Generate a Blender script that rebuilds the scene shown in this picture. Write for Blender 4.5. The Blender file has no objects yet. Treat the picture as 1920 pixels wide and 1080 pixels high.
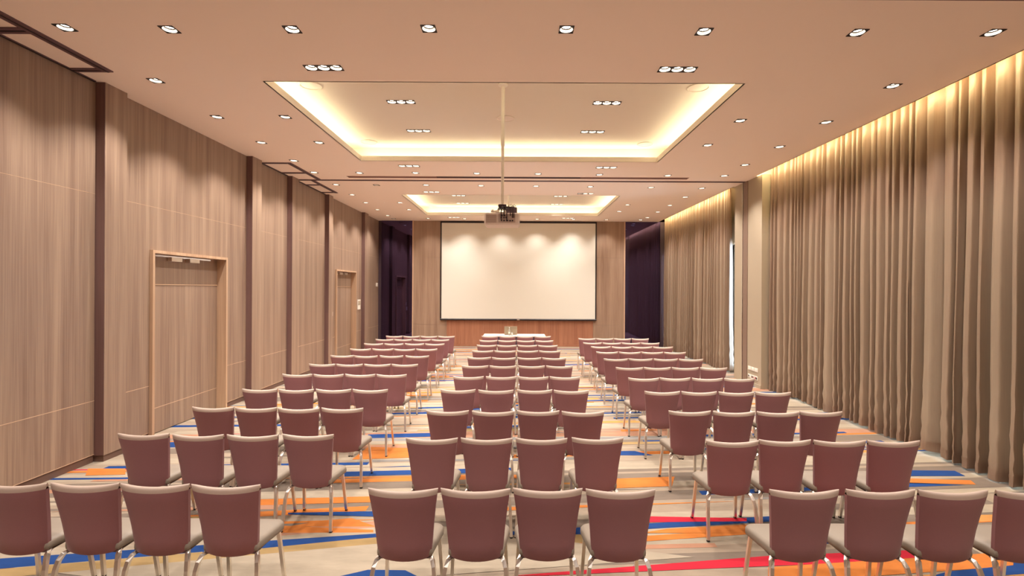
import bpy, math, random
from mathutils import Vector, Matrix
random.seed(7)
scene = bpy.context.scene
C = scene.collection

# ------------------------------------------------------------------ camera, world, exposure
F = 960.0; VX, VY = 970.0, 541.0; ROLL = 0.0050
EYE = 2.28                      # eye height
CEIL = 4.93                     # main ceiling height
COF = 5.28                      # raised ceiling inside the coffers
cam = bpy.data.objects.new('camera', bpy.data.cameras.new('camera')); C.objects.link(cam)
cam.data.sensor_width = 36.0; cam.data.lens = 18.0
cam.data.shift_x = -(VX - 960) / 1920; cam.data.shift_y = (VY - 540) / 1920
cam.data.clip_start = 0.05
cam.matrix_world = Matrix.Translation((0, 0, EYE)) @ Matrix.Rotation(math.radians(90), 4, 'X') @ Matrix.Rotation(ROLL, 4, 'Z')
scene.camera = cam

world = bpy.data.worlds.new('daylight'); scene.world = world; world.use_nodes = True
bg = world.node_tree.nodes['Background']
bg.inputs[0].default_value = (0.72, 0.86, 1.0, 1); bg.inputs[1].default_value = 12.0

SPOT_W = 100.0                   # each recessed downlight
WARM = (1.0, 0.93, 0.86)
vs = scene.view_settings
vs.view_transform = 'Standard'; vs.look = 'None'; vs.exposure = 1.10; vs.gamma = 1.0; vs.use_curve_mapping = False

# ------------------------------------------------------------------ measuring helpers
def unroll(px, py):
    dx, dy = px - VX, py - VY
    return dx + dy * ROLL, dy - dx * ROLL
def on_z(px, py, z):            # point of a horizontal plane
    dx, dy = unroll(px, py); d = F * (EYE - z) / dy
    return dx / F * d, d
# ------------------------------------------------------------------ materials
def new_mat(name):
    m = bpy.data.materials.new(name); m.use_nodes = True
    return m, m.node_tree, m.node_tree.nodes['Principled BSDF']
def plain(name, col, rough=0.5, metal=0.0, spec=0.5, noise=0.0, nscale=40, bump=0.0, sheen=0.0, coat=0.0):
    m, nt, b = new_mat(name)
    b.inputs['Base Color'].default_value = (*col, 1); b.inputs['Roughness'].default_value = rough
    b.inputs['Metallic'].default_value = metal; b.inputs['Specular IOR Level'].default_value = spec
    if sheen: b.inputs['Sheen Weight'].default_value = sheen
    if noise or bump:
        tc = nt.nodes.new('ShaderNodeTexCoord'); n = nt.nodes.new('ShaderNodeTexNoise')
        n.inputs['Scale'].default_value = nscale; n.inputs['Detail'].default_value = 4
        nt.links.new(tc.outputs['Object'], n.inputs['Vector'])
        if noise:
            mx = nt.nodes.new('ShaderNodeMix'); mx.data_type = 'RGBA'
            mx.inputs[6].default_value = (*[c * (1 - noise) for c in col], 1)
            mx.inputs[7].default_value = (*[min(1, c * (1 + noise)) for c in col], 1)
            nt.links.new(n.outputs['Fac'], mx.inputs[0]); nt.links.new(mx.outputs[2], b.inputs['Base Color'])
        if bump:
            bp = nt.nodes.new('ShaderNodeBump'); bp.inputs['Strength'].default_value = bump; bp.inputs['Distance'].default_value = 0.01
            nt.links.new(n.outputs['Fac'], bp.inputs['Height']); nt.links.new(bp.outputs[0], b.inputs['Normal'])
    return m
def wood(name, dark, light, sc=(7, 7, 0.22), rough=0.42):
    m, nt, b = new_mat(name)
    tc = nt.nodes.new('ShaderNodeTexCoord'); mp = nt.nodes.new('ShaderNodeMapping'); geo = nt.nodes.new('ShaderNodeNewGeometry')
    mp.inputs['Scale'].default_value = sc
    nt.links.new(geo.outputs['Position'], mp.inputs['Vector'])
    n1 = nt.nodes.new('ShaderNodeTexNoise'); n1.inputs['Scale'].default_value = 1.0; n1.inputs['Detail'].default_value = 3; n1.inputs['Roughness'].default_value = 0.55
    mp2 = nt.nodes.new('ShaderNodeMapping'); mp2.inputs['Scale'].default_value = (sc[0] * 8, sc[1] * 8, sc[2] * 6)
    nt.links.new(geo.outputs['Position'], mp2.inputs['Vector'])
    n2 = nt.nodes.new('ShaderNodeTexNoise'); n2.inputs['Scale'].default_value = 1.0; n2.inputs['Detail'].default_value = 4
    nt.links.new(mp.outputs[0], n1.inputs['Vector']); nt.links.new(mp2.outputs[0], n2.inputs['Vector'])
    mm = nt.nodes.new('ShaderNodeMath'); mm.operation = 'MULTIPLY_ADD'; mm.inputs[1].default_value = 0.45
    ms = nt.nodes.new('ShaderNodeMath'); ms.operation = 'MULTIPLY'; ms.inputs[1].default_value = 0.75
    nt.links.new(n1.outputs['Fac'], ms.inputs[0]); nt.links.new(n2.outputs['Fac'], mm.inputs[0]); nt.links.new(ms.outputs[0], mm.inputs[2])
    cr = nt.nodes.new('ShaderNodeValToRGB'); cr.color_ramp.elements[0].position = 0.40; cr.color_ramp.elements[0].color = (*dark, 1)
    cr.color_ramp.elements[1].position = 0.80; cr.color_ramp.elements[1].color = (*light, 1)
    nt.links.new(mm.outputs[0], cr.inputs[0]); nt.links.new(cr.outputs[0], b.inputs['Base Color'])
    b.inputs['Roughness'].default_value = rough
    return m
def emis(name, col, s, sample=True):
    m, nt, b = new_mat(name)
    b.inputs['Base Color'].default_value = (*[min(c, 0.8) for c in col], 1)
    b.inputs['Emission Color'].default_value = (*col, 1); b.inputs['Emission Strength'].default_value = s
    if not sample: m.cycles.emission_sampling = 'NONE'
    return m
def carpet(name, col, var=0.16):
    m, nt, b = new_mat(name)
    geo = nt.nodes.new('ShaderNodeNewGeometry')
    mp = nt.nodes.new('ShaderNodeMapping'); mp.inputs['Scale'].default_value = (2.2, 9, 1)
    nt.links.new(geo.outputs['Position'], mp.inputs['Vector'])
    n = nt.nodes.new('ShaderNodeTexNoise'); n.inputs['Scale'].default_value = 1.0; n.inputs['Detail'].default_value = 6; n.inputs['Roughness'].default_value = 0.65
    nt.links.new(mp.outputs[0], n.inputs['Vector'])
    mx = nt.nodes.new('ShaderNodeMix'); mx.data_type = 'RGBA'
    mx.inputs[6].default_value = (*[c * (1 - 2 * var) for c in col], 1); mx.inputs[7].default_value = (*[min(1, c * (1 + 2 * var)) for c in col], 1)
    nt.links.new(n.outputs['Fac'], mx.inputs[0]); nt.links.new(mx.outputs[2], b.inputs['Base Color'])
    n2 = nt.nodes.new('ShaderNodeTexNoise'); n2.inputs['Scale'].default_value = 350; nt.links.new(geo.outputs['Position'], n2.inputs['Vector'])
    bp = nt.nodes.new('ShaderNodeBump'); bp.inputs['Strength'].default_value = 0.35; bp.inputs['Distance'].default_value = 0.004
    nt.links.new(n2.outputs['Fac'], bp.inputs['Height']); nt.links.new(bp.outputs[0], b.inputs['Normal'])
    b.inputs['Roughness'].default_value = 0.95; b.inputs['Specular IOR Level'].default_value = 0.1
    return m
M = {}
M['ceiling'] = plain('ceiling_paint', (0.95, 0.805, 0.705), 0.8, spec=0.2)
M['coffer'] = plain('coffer_paint', (0.84, 0.76, 0.66), 0.8, spec=0.2)
M['wood'] = wood('oak_veneer', (0.205, 0.127, 0.092), (0.375, 0.262, 0.185), (8, 8, 0.2))
M['wood_end'] = wood('oak_veneer_end_wall', (0.255, 0.155, 0.105), (0.42, 0.288, 0.20), (5, 5, 0.22))
M['wood_red'] = wood('cherry_veneer', (0.31, 0.12, 0.068), (0.46, 0.215, 0.125), (5, 5, 0.22))
M['seam'] = plain('pale_wood_seam', (0.62, 0.42, 0.28), 0.5)
M['frame_wood'] = wood('pale_oak_edge', (0.42, 0.26, 0.16), (0.60, 0.41, 0.27))
M['reveal'] = wood('dark_wood_reveal', (0.125, 0.066, 0.062), (0.20, 0.112, 0.098), (8, 8, 0.2))  # darker wood tone for the thin strip on each pilaster's near side
M['plinth'] = plain('dark_plinth', (0.15, 0.085, 0.065), 0.5)
M['dark'] = plain('dark_backing', (0.06, 0.032, 0.045), 0.7)
M['track'] = plain('dark_track', (0.13, 0.065, 0.075), 0.5)
M['slot'] = plain('brown_slot', (0.30, 0.15, 0.12), 0.6)
M['white'] = plain('white_plastic', (0.82, 0.76, 0.68), 0.4)
M['cream'] = plain('cream_wall_paint', (0.40, 0.325, 0.235), 0.7, spec=0.2)
M['jamb'] = plain('taupe_post', (0.21, 0.135, 0.098), 0.5)
M['black'] = plain('black_trim', (0.012, 0.006, 0.008), 0.45)
M['alu'] = plain('brushed_aluminium', (0.86, 0.80, 0.73), 0.34, metal=1.0)
M['steel'] = plain('bright_steel', (0.8, 0.8, 0.85), 0.15, metal=1.0)
M['mauve'] = plain('mauve_upholstery', (0.265, 0.114, 0.122), 0.5, noise=0.05, nscale=120, spec=0.35, sheen=0.1)
M['beige'] = plain('beige_upholstery', (0.235, 0.191, 0.150), 0.5, noise=0.04, nscale=150, spec=0.35)
M['pad'] = plain('lit_top_back_upholstery', (0.42, 0.315, 0.255), 0.45, noise=0.04, nscale=150, spec=0.4)  # upholstery lightened: light on the top of the backs put into the colour
M['pan'] = plain('seat_pan', (0.10, 0.055, 0.05), 0.6)
M['rubber'] = plain('black_rubber', (0.015, 0.012, 0.012), 0.7)
M['lens'] = emis('lamp_lens', (1.0, 0.94, 0.80), 9.0, False)
M['lens_off'] = plain('lamp_off', (0.10, 0.05, 0.05), 0.3)
M['reflector'] = plain('lamp_reflector', (0.93, 0.88, 0.80), 0.3)
M['led'] = emis('cove_led', (1.0, 0.92, 0.64), 6.5)
M['led_curtain'] = emis('curtain_led', (1.0, 0.88, 0.50), 30.0)
M['screen'] = plain('projection_fabric', (0.74, 0.71, 0.63), 0.85, spec=0.1)
M['mirror'] = plain('tinted_mirror', (0.085, 0.062, 0.15), 0.03, metal=1.0)
M['proj'] = plain('projector_shell', (0.80, 0.68, 0.60), 0.45)
M['proj_panel'] = plain('projector_rear_panel', (0.55, 0.42, 0.35), 0.5)
M['pole'] = plain('white_pole', (0.92, 0.87, 0.80), 0.4)
M['cable'] = plain('black_cable', (0.03, 0.012, 0.02), 0.5)
M['dark_proj'] = plain('dark_projector', (0.075, 0.04, 0.06), 0.5)
M['cloth'] = plain('cream_tabletop', (0.74, 0.66, 0.55), 0.6)
M['laptop'] = plain('grey_laptop', (0.34, 0.27, 0.19), 0.35, metal=0.2)
M['red'] = plain('red_socket', (0.35, 0.02, 0.03), 0.5)
# curtain fabric: satin, a little light passes through
def curtain_mat():
    m, nt, b = new_mat('taupe_satin_curtain')
    b.inputs['Base Color'].default_value = (0.40, 0.265, 0.155, 1); b.inputs['Roughness'].default_value = 0.42
    b.inputs['Specular IOR Level'].default_value = 0.45
    geo = nt.nodes.new('ShaderNodeNewGeometry'); mp = nt.nodes.new('ShaderNodeMapping'); mp.inputs['Scale'].default_value = (60, 60, 3)
    n = nt.nodes.new('ShaderNodeTexNoise'); n.inputs['Scale'].default_value = 1.0; n.inputs['Detail'].default_value = 3
    nt.links.new(geo.outputs['Position'], mp.inputs['Vector']); nt.links.new(mp.outputs[0], n.inputs['Vector'])
    mx = nt.nodes.new('ShaderNodeMix'); mx.data_type = 'RGBA'
    mx.inputs[6].default_value = (0.225, 0.142, 0.100, 1); mx.inputs[7].default_value = (0.29, 0.190, 0.128, 1)
    nt.links.new(n.outputs['Fac'], mx.inputs[0]); nt.links.new(mx.outputs[2], b.inputs['Base Color'])
    tr = nt.nodes.new('ShaderNodeBsdfTranslucent'); tr.inputs['Color'].default_value = (0.30, 0.19, 0.10, 1)
    ms = nt.nodes.new('ShaderNodeMixShader'); ms.inputs[0].default_value = 0.06
    out = nt.nodes['Material Output']
    nt.links.new(b.outputs[0], ms.inputs[1]); nt.links.new(tr.outputs[0], ms.inputs[2]); nt.links.new(ms.outputs[0], out.inputs['Surface'])
    return m
M['curtain'] = curtain_mat()
def glass_mat():
    m, nt, b = new_mat('window_glass')
    t = nt.nodes.new('ShaderNodeBsdfTransparent'); t.inputs[0].default_value = (0.86, 0.93, 0.94, 1)
    g = nt.nodes.new('ShaderNodeBsdfGlossy'); g.inputs['Roughness'].default_value = 0.02
    fr = nt.nodes.new('ShaderNodeFresnel'); ms = nt.nodes.new('ShaderNodeMixShader')
    nt.links.new(fr.outputs[0], ms.inputs[0]); nt.links.new(t.outputs[0], ms.inputs[1]); nt.links.new(g.outputs[0], ms.inputs[2])
    nt.links.new(ms.outputs[0], nt.nodes['Material Output'].inputs['Surface'])
    return m
M['glass'] = glass_mat()
def bottle_glass():
    m, nt, b = new_mat('bottle_glass')
    b.inputs['Base Color'].default_value = (0.85, 0.83, 0.78, 1); b.inputs['Roughness'].default_value = 0.05; b.inputs['Transmission Weight'].default_value = 0.7
    return m
M['bottle'] = bottle_glass()

# ------------------------------------------------------------------ mesh helpers
class MB:
    def __init__(s): s.v = []; s.f = []; s.m = []
    def box(s, x0, x1, y0, y1, z0, z1):
        n = len(s.v); s.v += [(x, y, z) for z in (z0, z1) for y in (y0, y1) for x in (x0, x1)]
        for q in ((0, 2, 3, 1), (4, 5, 7, 6), (0, 1, 5, 4), (2, 6, 7, 3), (0, 4, 6, 2), (1, 3, 7, 5)):
            s.f.append([n + i for i in q])
        return s
    def bevbox(s, x0, x1, y0, y1, z0, z1, b):     # box with chamfered edges
        n = len(s.v)
        for (z, i) in ((z0, b), (z0 + b, 0), (z1 - b, 0), (z1, b)):
            s.v += [(x0 + i + b, y0 + i, z), (x1 - i - b, y0 + i, z), (x1 - i, y0 + i + b, z), (x1 - i, y1 - i - b, z),
                    (x1 - i - b, y1 - i, z), (x0 + i + b, y1 - i, z), (x0 + i, y1 - i - b, z), (x0 + i, y0 + i + b, z)]
        for r in range(3):
            for k in range(8):
                a = n + r * 8 + k; c = n + r * 8 + (k + 1) % 8
                s.f.append([a, c, c + 8, a + 8])
        s.f.append([n + 7 - k for k in range(8)]); s.f.append([n + 24 + k for k in range(8)])
        return s
    def quad(s, a, b, c, d):
        n = len(s.v); s.v += [a, b, c, d]; s.f.append([n, n + 1, n + 2, n + 3]); return s
    def tube(s, pts, r, seg=8, sq=False, caps=True):
        pts = [Vector(p) for p in pts]; n0 = len(s.v)
        rs = r if isinstance(r, (list, tuple)) else [r] * len(pts)
        for i, p in enumerate(pts):
            t = (pts[min(i + 1, len(pts) - 1)] - pts[max(i - 1, 0)]).normalized()
            up = Vector((0, 1, 0)) if abs(t.y) < 0.9 else Vector((1, 0, 0))
            a = t.cross(up).normalized(); b = t.cross(a).normalized()
            for k in range(seg):
                an = 2 * math.pi * (k + (0.5 if sq else 0)) / seg
                s.v.append(tuple(p + (a * math.cos(an) + b * math.sin(an)) * rs[i]))
        for i in range(len(pts) - 1):
            for k in range(seg):
                a = n0 + i * seg + k; c = n0 + i * seg + (k + 1) % seg
                s.f.append([a, c, c + seg, a + seg])
        if caps:
            s.f.append([n0 + k for k in range(seg)][::-1]); e = n0 + (len(pts) - 1) * seg; s.f.append([e + k for k in range(seg)])
        return s
    def lathe(s, prof, cx=0, cy=0, seg=20, close=True):   # prof: list of (r, z)
        n0 = len(s.v)
        for r, z in prof:
            for k in range(seg):
                an = 2 * math.pi * k / seg; s.v.append((cx + r * math.cos(an), cy + r * math.sin(an), z))
        for i in range(len(prof) - 1):
            for k in range(seg):
                a = n0 + i * seg + k; c = n0 + i * seg + (k + 1) % seg
                s.f.append([a, c, c + seg, a + seg])
        if close:
            s.f.append([n0 + k for k in range(seg)][::-1]); e = n0 + (len(prof) - 1) * seg; s.f.append([e + k for k in range(seg)])
        return s
    def mesh(s, name, mat, smooth=False):
        me = bpy.data.meshes.new(name); me.from_pydata(s.v, [], s.f)
        if isinstance(mat, list):
            for k in mat: me.materials.append(M[k] if isinstance(k, str) else k)
            for p, i in zip(me.polygons, s.m): p.material_index = i
        else: me.materials.append(M[mat])
        if smooth:
            for p in me.polygons: p.use_smooth = True
        me.update(); return me
    def build(s, name, mat, parent=None, smooth=False, loc=None):
        o = bpy.data.objects.new(name, s.mesh(name, mat, smooth)); C.objects.link(o)
        if parent: o.parent = parent
        if loc: o.location = loc
        return o
def empty(name, loc=(0, 0, 0), rz=0):
    o = bpy.data.objects.new(name, None); C.objects.link(o); o.location = loc; o.rotation_euler = (0, 0, rz); o.empty_display_size = 0.1
    return o
def link(name, me, parent, loc=None):
    o = bpy.data.objects.new(name, me); C.objects.link(o); o.parent = parent
    if loc: o.location = loc
    return o
def tag(o, label, cat=None, group=None, kind=None):
    o['label'] = label
    if cat: o['category'] = cat
    if group: o['group'] = group
    if kind: o['kind'] = kind
    return o
def struct(o, label=None):
    o['kind'] = 'structure'
    if label: o['label'] = label
    return o
ORD = ['first', 'second', 'third', 'fourth', 'fifth', 'sixth', 'seventh', 'eighth', 'ninth', 'tenth', 'eleventh', 'twelfth']

YB, YE = -3.3, 20.2                 # room from behind the camera to the end wall
XW = -5.48; XP = -5.36              # left wall panels, pilaster fronts
XR = 5.56                           # ceiling edge at the curtains

# ------------------------------------------------------------------ positions of the ceiling lights (measured on the ceiling planes)
def cp(px, py): return on_z(px, py, CEIL)
def kp(px, py): return on_z(px, py, COF)
S = []   # (x, y, z, label, on)
def srow(pts, label, fn=cp, off=()):
    for i, p in enumerate(pts):
        x, y = fn(*p); S.append((x, y, CEIL, label % ORD[i], i not in off))
srow([(122, 51.5), (318, 55), (548, 55), (804, 53.5), (1062, 55), (1320, 59), (1608, 61), (1862, 61)], 'square black-trimmed downlight, %s from left in the row nearest the camera')
srow([(292, 151), (407, 219), (490, 267), (551, 301), (589, 323)], 'downlight along the left wall before the ceiling track, %s from the camera')
srow([(535, 219), (598, 267)], 'downlight just left of the near glowing ceiling recess, %s from the camera')
srow([(1674, 161), (1549, 229), (1462, 275), (1397, 309)], 'downlight along the near curtains, %s from the camera')
srow([(1388, 226), (1327, 272)], 'downlight just right of the near glowing ceiling recess, %s from the camera')
srow([(674, 324), (779, 324), (894, 325), (1009, 326), (1124, 327.5), (1252, 329), (1358, 329.5)], 'downlight, %s from left in the row before the long air slot')
srow([(630, 346), (706, 347), (799, 347), (902, 348), (1005, 349), (1107, 350), (1221, 351.5), (1316, 353)], 'downlight, %s from left in the row just beyond the ceiling track', off=(1,))
srow([(660, 365), (686, 380), (708, 393), (727, 404)], 'downlight along the far left wall, %s beyond the ceiling track')
srow([(750, 380), (767, 393)], 'downlight just left of the far glowing ceiling recess, %s from the camera')
srow([(1285, 369.5), (1256, 385), (1233, 397.5), (1214, 408)], 'downlight along the far curtains, %s beyond the ceiling track')
srow([(1177, 384), (1161, 396.5)], 'downlight just right of the far glowing ceiling recess, %s from the camera')
srow([(738, 409.6), (803, 409.4), (871, 409.9), (940, 410.4), (1007, 410.9), (1075, 411.4), (1137, 411.9), (1201, 412.2)], 'downlight, %s from left in the row above the screen', off=(0,))
for i, x in enumerate((-4.6, -2.8, -0.9, 0.9, 2.8, 4.6)):          # the part of the hall behind the camera
    S.append((x, 2.0, CEIL, 'downlight behind the camera, %s from left in the nearer row' % ORD[i], True))
for i, x in enumerate((-4.6, -2.8, -0.9, 0.9, 2.8, 4.6)):
    S.append((x, -1.2, CEIL, 'downlight behind the camera, %s from left in the rear row' % ORD[i], True))
T = []   # triples (x, y, z, label, lamps on)
def trow(pts, label, z, names, off=()):
    for i, p in enumerate(pts):
        x, y = on_z(p[0], p[1], z); T.append((x, y, z, label % names[i], [not (i in off and k == 0) for k in range(3)]))
LR = ('left', 'right')
trow([(607, 127), (1270, 130)], 'triple downlight in front of the near ceiling recess, %s one', CEIL, LR)
trow([(752, 191), (1138, 193)], 'triple downlight inside the near ceiling recess, front %s', COF, LR)
trow([(785, 245), (1111, 247)], 'triple downlight inside the near ceiling recess, rear %s', COF, LR)
trow([(767, 311), (1137, 314)], 'triple downlight just behind the near ceiling recess, %s one', CEIL, LR)
trow([(809, 360), (1098, 363)], 'triple downlight just in front of the far ceiling recess, %s one', CEIL, LR, off=(1,))
trow([(860, 366.5), (1051, 368)], 'triple downlight inside the far ceiling recess, front %s', COF, LR)
trow([(868, 381), (1044, 383)], 'triple downlight inside the far ceiling recess, rear %s', COF, LR)
trow([(851, 407.5), (1065, 409)], 'triple downlight behind the far ceiling recess, %s one', CEIL, LR)
HS = 0.075                            # half side of a lamp frame
holes_main = []; holes_cof = []
for x, y, z, l, on in S: holes_main.append((x - HS, x + HS, y - HS, y + HS))
for x, y, z, l, on in T: (holes_main if z == CEIL else holes_cof).append((x - 3 * HS, x + 3 * HS, y - HS, y + HS))
COFFERS = [(-3.27, 2.90, 6.60, 10.67), (-3.29, 2.90, 14.55, 18.58)]
TRK_Y = 12.60
SLOT = (-4.07, 4.07, 12.12, 12.34)

def grid_plane(mb, x0, x1, y0, y1, z, holes, flip=True):
    """horizontal sheet with rectangular holes"""
    ys = sorted(set([y0, y1] + [min(max(v, y0), y1) for h in holes for v in h[2:4]]))
    for a, b in zip(ys, ys[1:]):
        if b - a < 1e-6: continue
        hs = sorted([h for h in holes if h[2] < b - 1e-7 and h[3] > a + 1e-7])
        cur = x0
        for h in hs:
            if h[0] > cur: mb.quad((cur, a, z), (cur, b, z), (h[0], b, z), (h[0], a, z))
            cur = max(cur, h[1])
        if cur < x1: mb.quad((cur, a, z), (cur, b, z), (x1, b, z), (x1, a, z))

# ------------------------------------------------------------------ floor with the striped carpet
PAL = {'sand': (0.273, 0.211, 0.156), 'cream': (0.317, 0.26, 0.194), 'taupe': (0.168, 0.13, 0.102), 'grey': (0.197, 0.181, 0.168), 'orange': (0.462, 0.15, 0.035), 'blue': (0.015, 0.046, 0.161), 'salmon': (0.341, 0.177, 0.113), 'straw': (0.298, 0.199, 0.089), 'red': (0.42, 0.02, 0.035), 'amber': (0.434, 0.203, 0.063)}
keys = list(PAL); cm = [carpet('carpet_' + k, PAL[k]) for k in keys]
fl = MB()
def band(x0, x1, yl0, yl1, yr0, yr1, col, z):
    fl.quad((x0, yl0, z), (x1, yr0, z), (x1, yr1, z), (x0, yl1, z)); fl.m.append(keys.index(col))
def gpt(px, py): return on_z(px, py, 0.0)
fl.quad((-5.75, YB, 0), (6.3, YB, 0), (6.3, YE + .1, 0), (-5.75, YE + .1, 0)); fl.m.append(0)
y = -5.0; zz = 0
while y < YE + 1:                        # pale ground bands
    w = random.uniform(0.10, 0.34); sl = random.uniform(0.07, 0.15)
    zz = (zz + 1) % 8
    c = random.choice(['cream', 'taupe', 'sand', 'cream', 'grey', 'taupe', 'salmon', 'cream'])
    yr = y + 11 * sl
    cut = lambda v: min(max(v, YB), YE + .05)
    if y > YB and yr + w < YE + .05: band(-5.75, 6.0, y, y + w * random.uniform(.2, 1.4), yr - .5, yr - .5 + w, c, 0.0002 + zz * 0.0001)
    y += w * 0.9
R2 = random.Random(21)
used = []
def wedge(xc, yc, L, w, sl, col, z, kind):
    x0, x1 = max(-5.7, xc - L / 2), min(5.95, xc + L / 2)
    yl, yr = yc + sl * (x0 - xc), yc + sl * (x1 - xc)
    a, b = {0: (w, w), 1: (w, 0.004), 2: (0.004, w)}[kind]
    if min(yl, yr) - w < YB or max(yl, yr) + w > YE: return
    band(x0, x1, yl - a / 2, yl + a / 2, yr - b / 2, yr + b / 2, col, z)
for k in range(420):
    col = R2.choice(['orange'] * 5 + ['blue'] * 4 + ['salmon'] * 3 + ['straw'] * 3 + ['amber'] * 2 + ['red'] + ['grey'] * 2 + ['cream'] * 4 + ['taupe'] * 3)
    wedge(R2.uniform(-5.6, 5.8), R2.uniform(YB + .4, YE - .3), R2.uniform(1.2, 3.8), R2.uniform(0.05, 0.16) * (1.0 if col != 'red' else .6), R2.uniform(0.04, 0.15), col, 0.0012 + (k % 20) * 0.0001, R2.choice((0, 0, 1, 2)))
def pband(pts, col, z):                  # a stripe seen clearly in front: corner pixels on the floor
    q = [gpt(*p) for p in pts]; fl.quad(*[(a, b, z) for a, b in q]); fl.m.append(keys.index(col))
Z = 0.0036
pband([(-60, 1055), (730, 975), (1300, 1045), (400, 1110)], 'cream', Z - .0003)
pband([(-60, 1072), (720, 1007), (720, 1000), (-60, 1052)], 'blue', Z)
pband([(380, 1040), (720, 1006), (720, 1000), (380, 1024)], 'blue', Z + .0001)
pband([(-60, 1090), (720, 1019), (720, 1007), (-60, 1073)], 'straw', Z)
pband([(520, 1006), (720, 988), (720, 976), (520, 994)], 'salmon', Z)
pband([(450, 1000), (700, 999), (700, 994), (500, 985)], 'orange', Z + .0001)
pband([(540, 988), (705, 988), (660, 972), (600, 977)], 'orange', Z + .0002)
pband([(540, 965), (705, 969), (705, 959), (540, 962)], 'blue', Z + .0001)
pband([(480, 948), (700, 942), (700, 931), (480, 937)], 'orange', Z)
pband([(1020, 1080), (1440, 1062), (1440, 1043), (960, 1080)], 'red', Z)
pband([(1440, 1062), (1760, 1050), (1760, 1030), (1440, 1043)], 'red', Z)
pband([(1180, 980), (1400, 978), (1400, 972), (1180, 968)], 'red', Z)
pband([(1440, 1095), (1900, 1062), (1900, 1035), (1440, 1064)], 'orange', Z + .0001)
pband([(1700, 1092), (1990, 1072), (1990, 1052), (1780, 1072)], 'blue', Z + .0002)
pband([(620, 1085), (790, 1085), (760, 1070), (690, 1069)], 'blue', Z + .0002)
pband([(1690, 893), (1810, 893), (1790, 883), (1690, 882)], 'blue', Z)
pband([(1690, 914), (1810, 910), (1690, 906), (1690, 905)], 'blue', Z)
pband([(1690, 905), (1830, 909), (1820, 901), (1690, 897)], 'orange', Z)
pband([(160, 892), (235, 890), (235, 879), (165, 879)], 'orange', Z)
pband([(660, 862), (780, 858), (780, 841), (690, 838)], 'orange', Z)
pband([(690, 822), (810, 819), (810, 812), (690, 815)], 'blue', Z)
pband([(1150, 916), (1260, 912), (1265, 894), (1150, 898)], 'orange', Z)
pband([(1160, 854), (1225, 854), (1190, 846), (1160, 846)], 'blue', Z)
pband([(1200, 1000), (1400, 1000), (1400, 984), (1250, 992)], 'orange', Z)
floor = struct(fl.build('floor', cm), 'carpet with slanting sand, orange, blue and red stripes')

# ------------------------------------------------------------------ ceiling
ce = MB()
big = [(c[0], c[1], c[2], c[3]) for c in COFFERS]
grid_plane(ce, -5.8, XR, YB, YE, CEIL, holes_main + big + [(SLOT[0], SLOT[1], SLOT[2], SLOT[3])])
for (a, b) in ((11.94, 13.2), (YB, 1.5)): ce.quad((XR, a, CEIL), (XR, b, CEIL), (6.2, b, CEIL), (6.2, a, CEIL))
for (a, b) in ((1.5, 11.94), (13.2, YE)):       # curtain recess: edge, roof and ends
    ce.box(XR - .02, XR, a, b, CEIL, CEIL + .07)
    ce.quad((XR - .02, a, 5.35), (XR - .02, b, 5.35), (6.2, b, 5.35), (6.2, a, 5.35))
    ce.quad((XR - .02, a, CEIL + .07), (XR - .02, b, CEIL + .07), (XR - .02, b, 5.35), (XR - .02, a, 5.35))
    for e in (a, b): ce.quad((XR - .02, e, CEIL), (6.2, e, CEIL), (6.2, e, 5.35), (XR - .02, e, 5.35))
ceiling = struct(ce.build('ceiling', 'ceiling'), 'smooth peach-lit plaster ceiling')
for ci, (x0, x1, y0, y1) in enumerate(COFFERS):
    g = 0.30; lip = 0.10
    m = MB()                               # upright lip with ledge
    m.box(x0 - .02, x0, y0 - .02, y1 + .02, CEIL, CEIL + lip); m.box(x1, x1 + .02, y0 - .02, y1 + .02, CEIL, CEIL + lip)
    m.box(x0, x1, y0 - .02, y0, CEIL, CEIL + lip); m.box(x0, x1, y1, y1 + .02, CEIL, CEIL + lip)
    z = CEIL + lip - .05
    for q in ((x0 - g, x0 - .02, y0 - g, y1 + g), (x1 + .02, x1 + g, y0 - g, y1 + g), (x0 - .02, x1 + .02, y0 - g, y0 - .02), (x0 - .02, x1 + .02, y1 + .02, y1 + g)):
        m.quad((q[0], q[2], z), (q[1], q[2], z), (q[1], q[3], z), (q[0], q[3], z))
    m.build('coffer_lip', 'coffer', ceiling)
    m = MB()
    hs = [h for h in holes_cof if y0 - g < h[2] < y1 + g]
    grid_plane(m, x0 - g, x1 + g, y0 - g, y1 + g, COF, hs)
    X0, X1, Y0, Y1 = x0 - g, x1 + g, y0 - g, y1 + g
    for a, b in (((X0, Y0), (X1, Y0)), ((X1, Y0), (X1, Y1)), ((X1, Y1), (X0, Y1)), ((X0, Y1), (X0, Y0))):
        m.quad((a[0], a[1], z), (b[0], b[1], z), (b[0], b[1], COF), (a[0], a[1], COF))
    m.build('coffer_top', 'coffer', ceiling)
    nm = ('near', 'far')[ci]; zs = CEIL + lip - .045
    for (q, w) in (((x0 - .16, x0 - .10, y0, y1), 'left'), ((x1 + .10, x1 + .16, y0, y1), 'right'), ((x0, x1, y0 - .16, y0 - .10), 'front'), ((x0, x1, y1 + .10, y1 + .16), 'rear')):
        o = MB().box(q[0], q[1], q[2], q[3], zs, zs + .012).build('cove_light_strip', 'led')
        tag(o, 'warm hidden light strip along the %s edge of the %s ceiling recess' % (w, nm), 'light strip', 'cove light strips')
for (a, b, nm) in ((1.55, 11.9, 'near'), (13.35, YE - .05, 'far')):
    o = MB().box(XR + .005, XR + .03, a, b, CEIL + .075, CEIL + .09).build('curtain_light_strip', 'led_curtain')
    tag(o, 'yellow hidden light strip above the %s curtains' % nm, 'light strip', 'curtain light strips')
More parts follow.
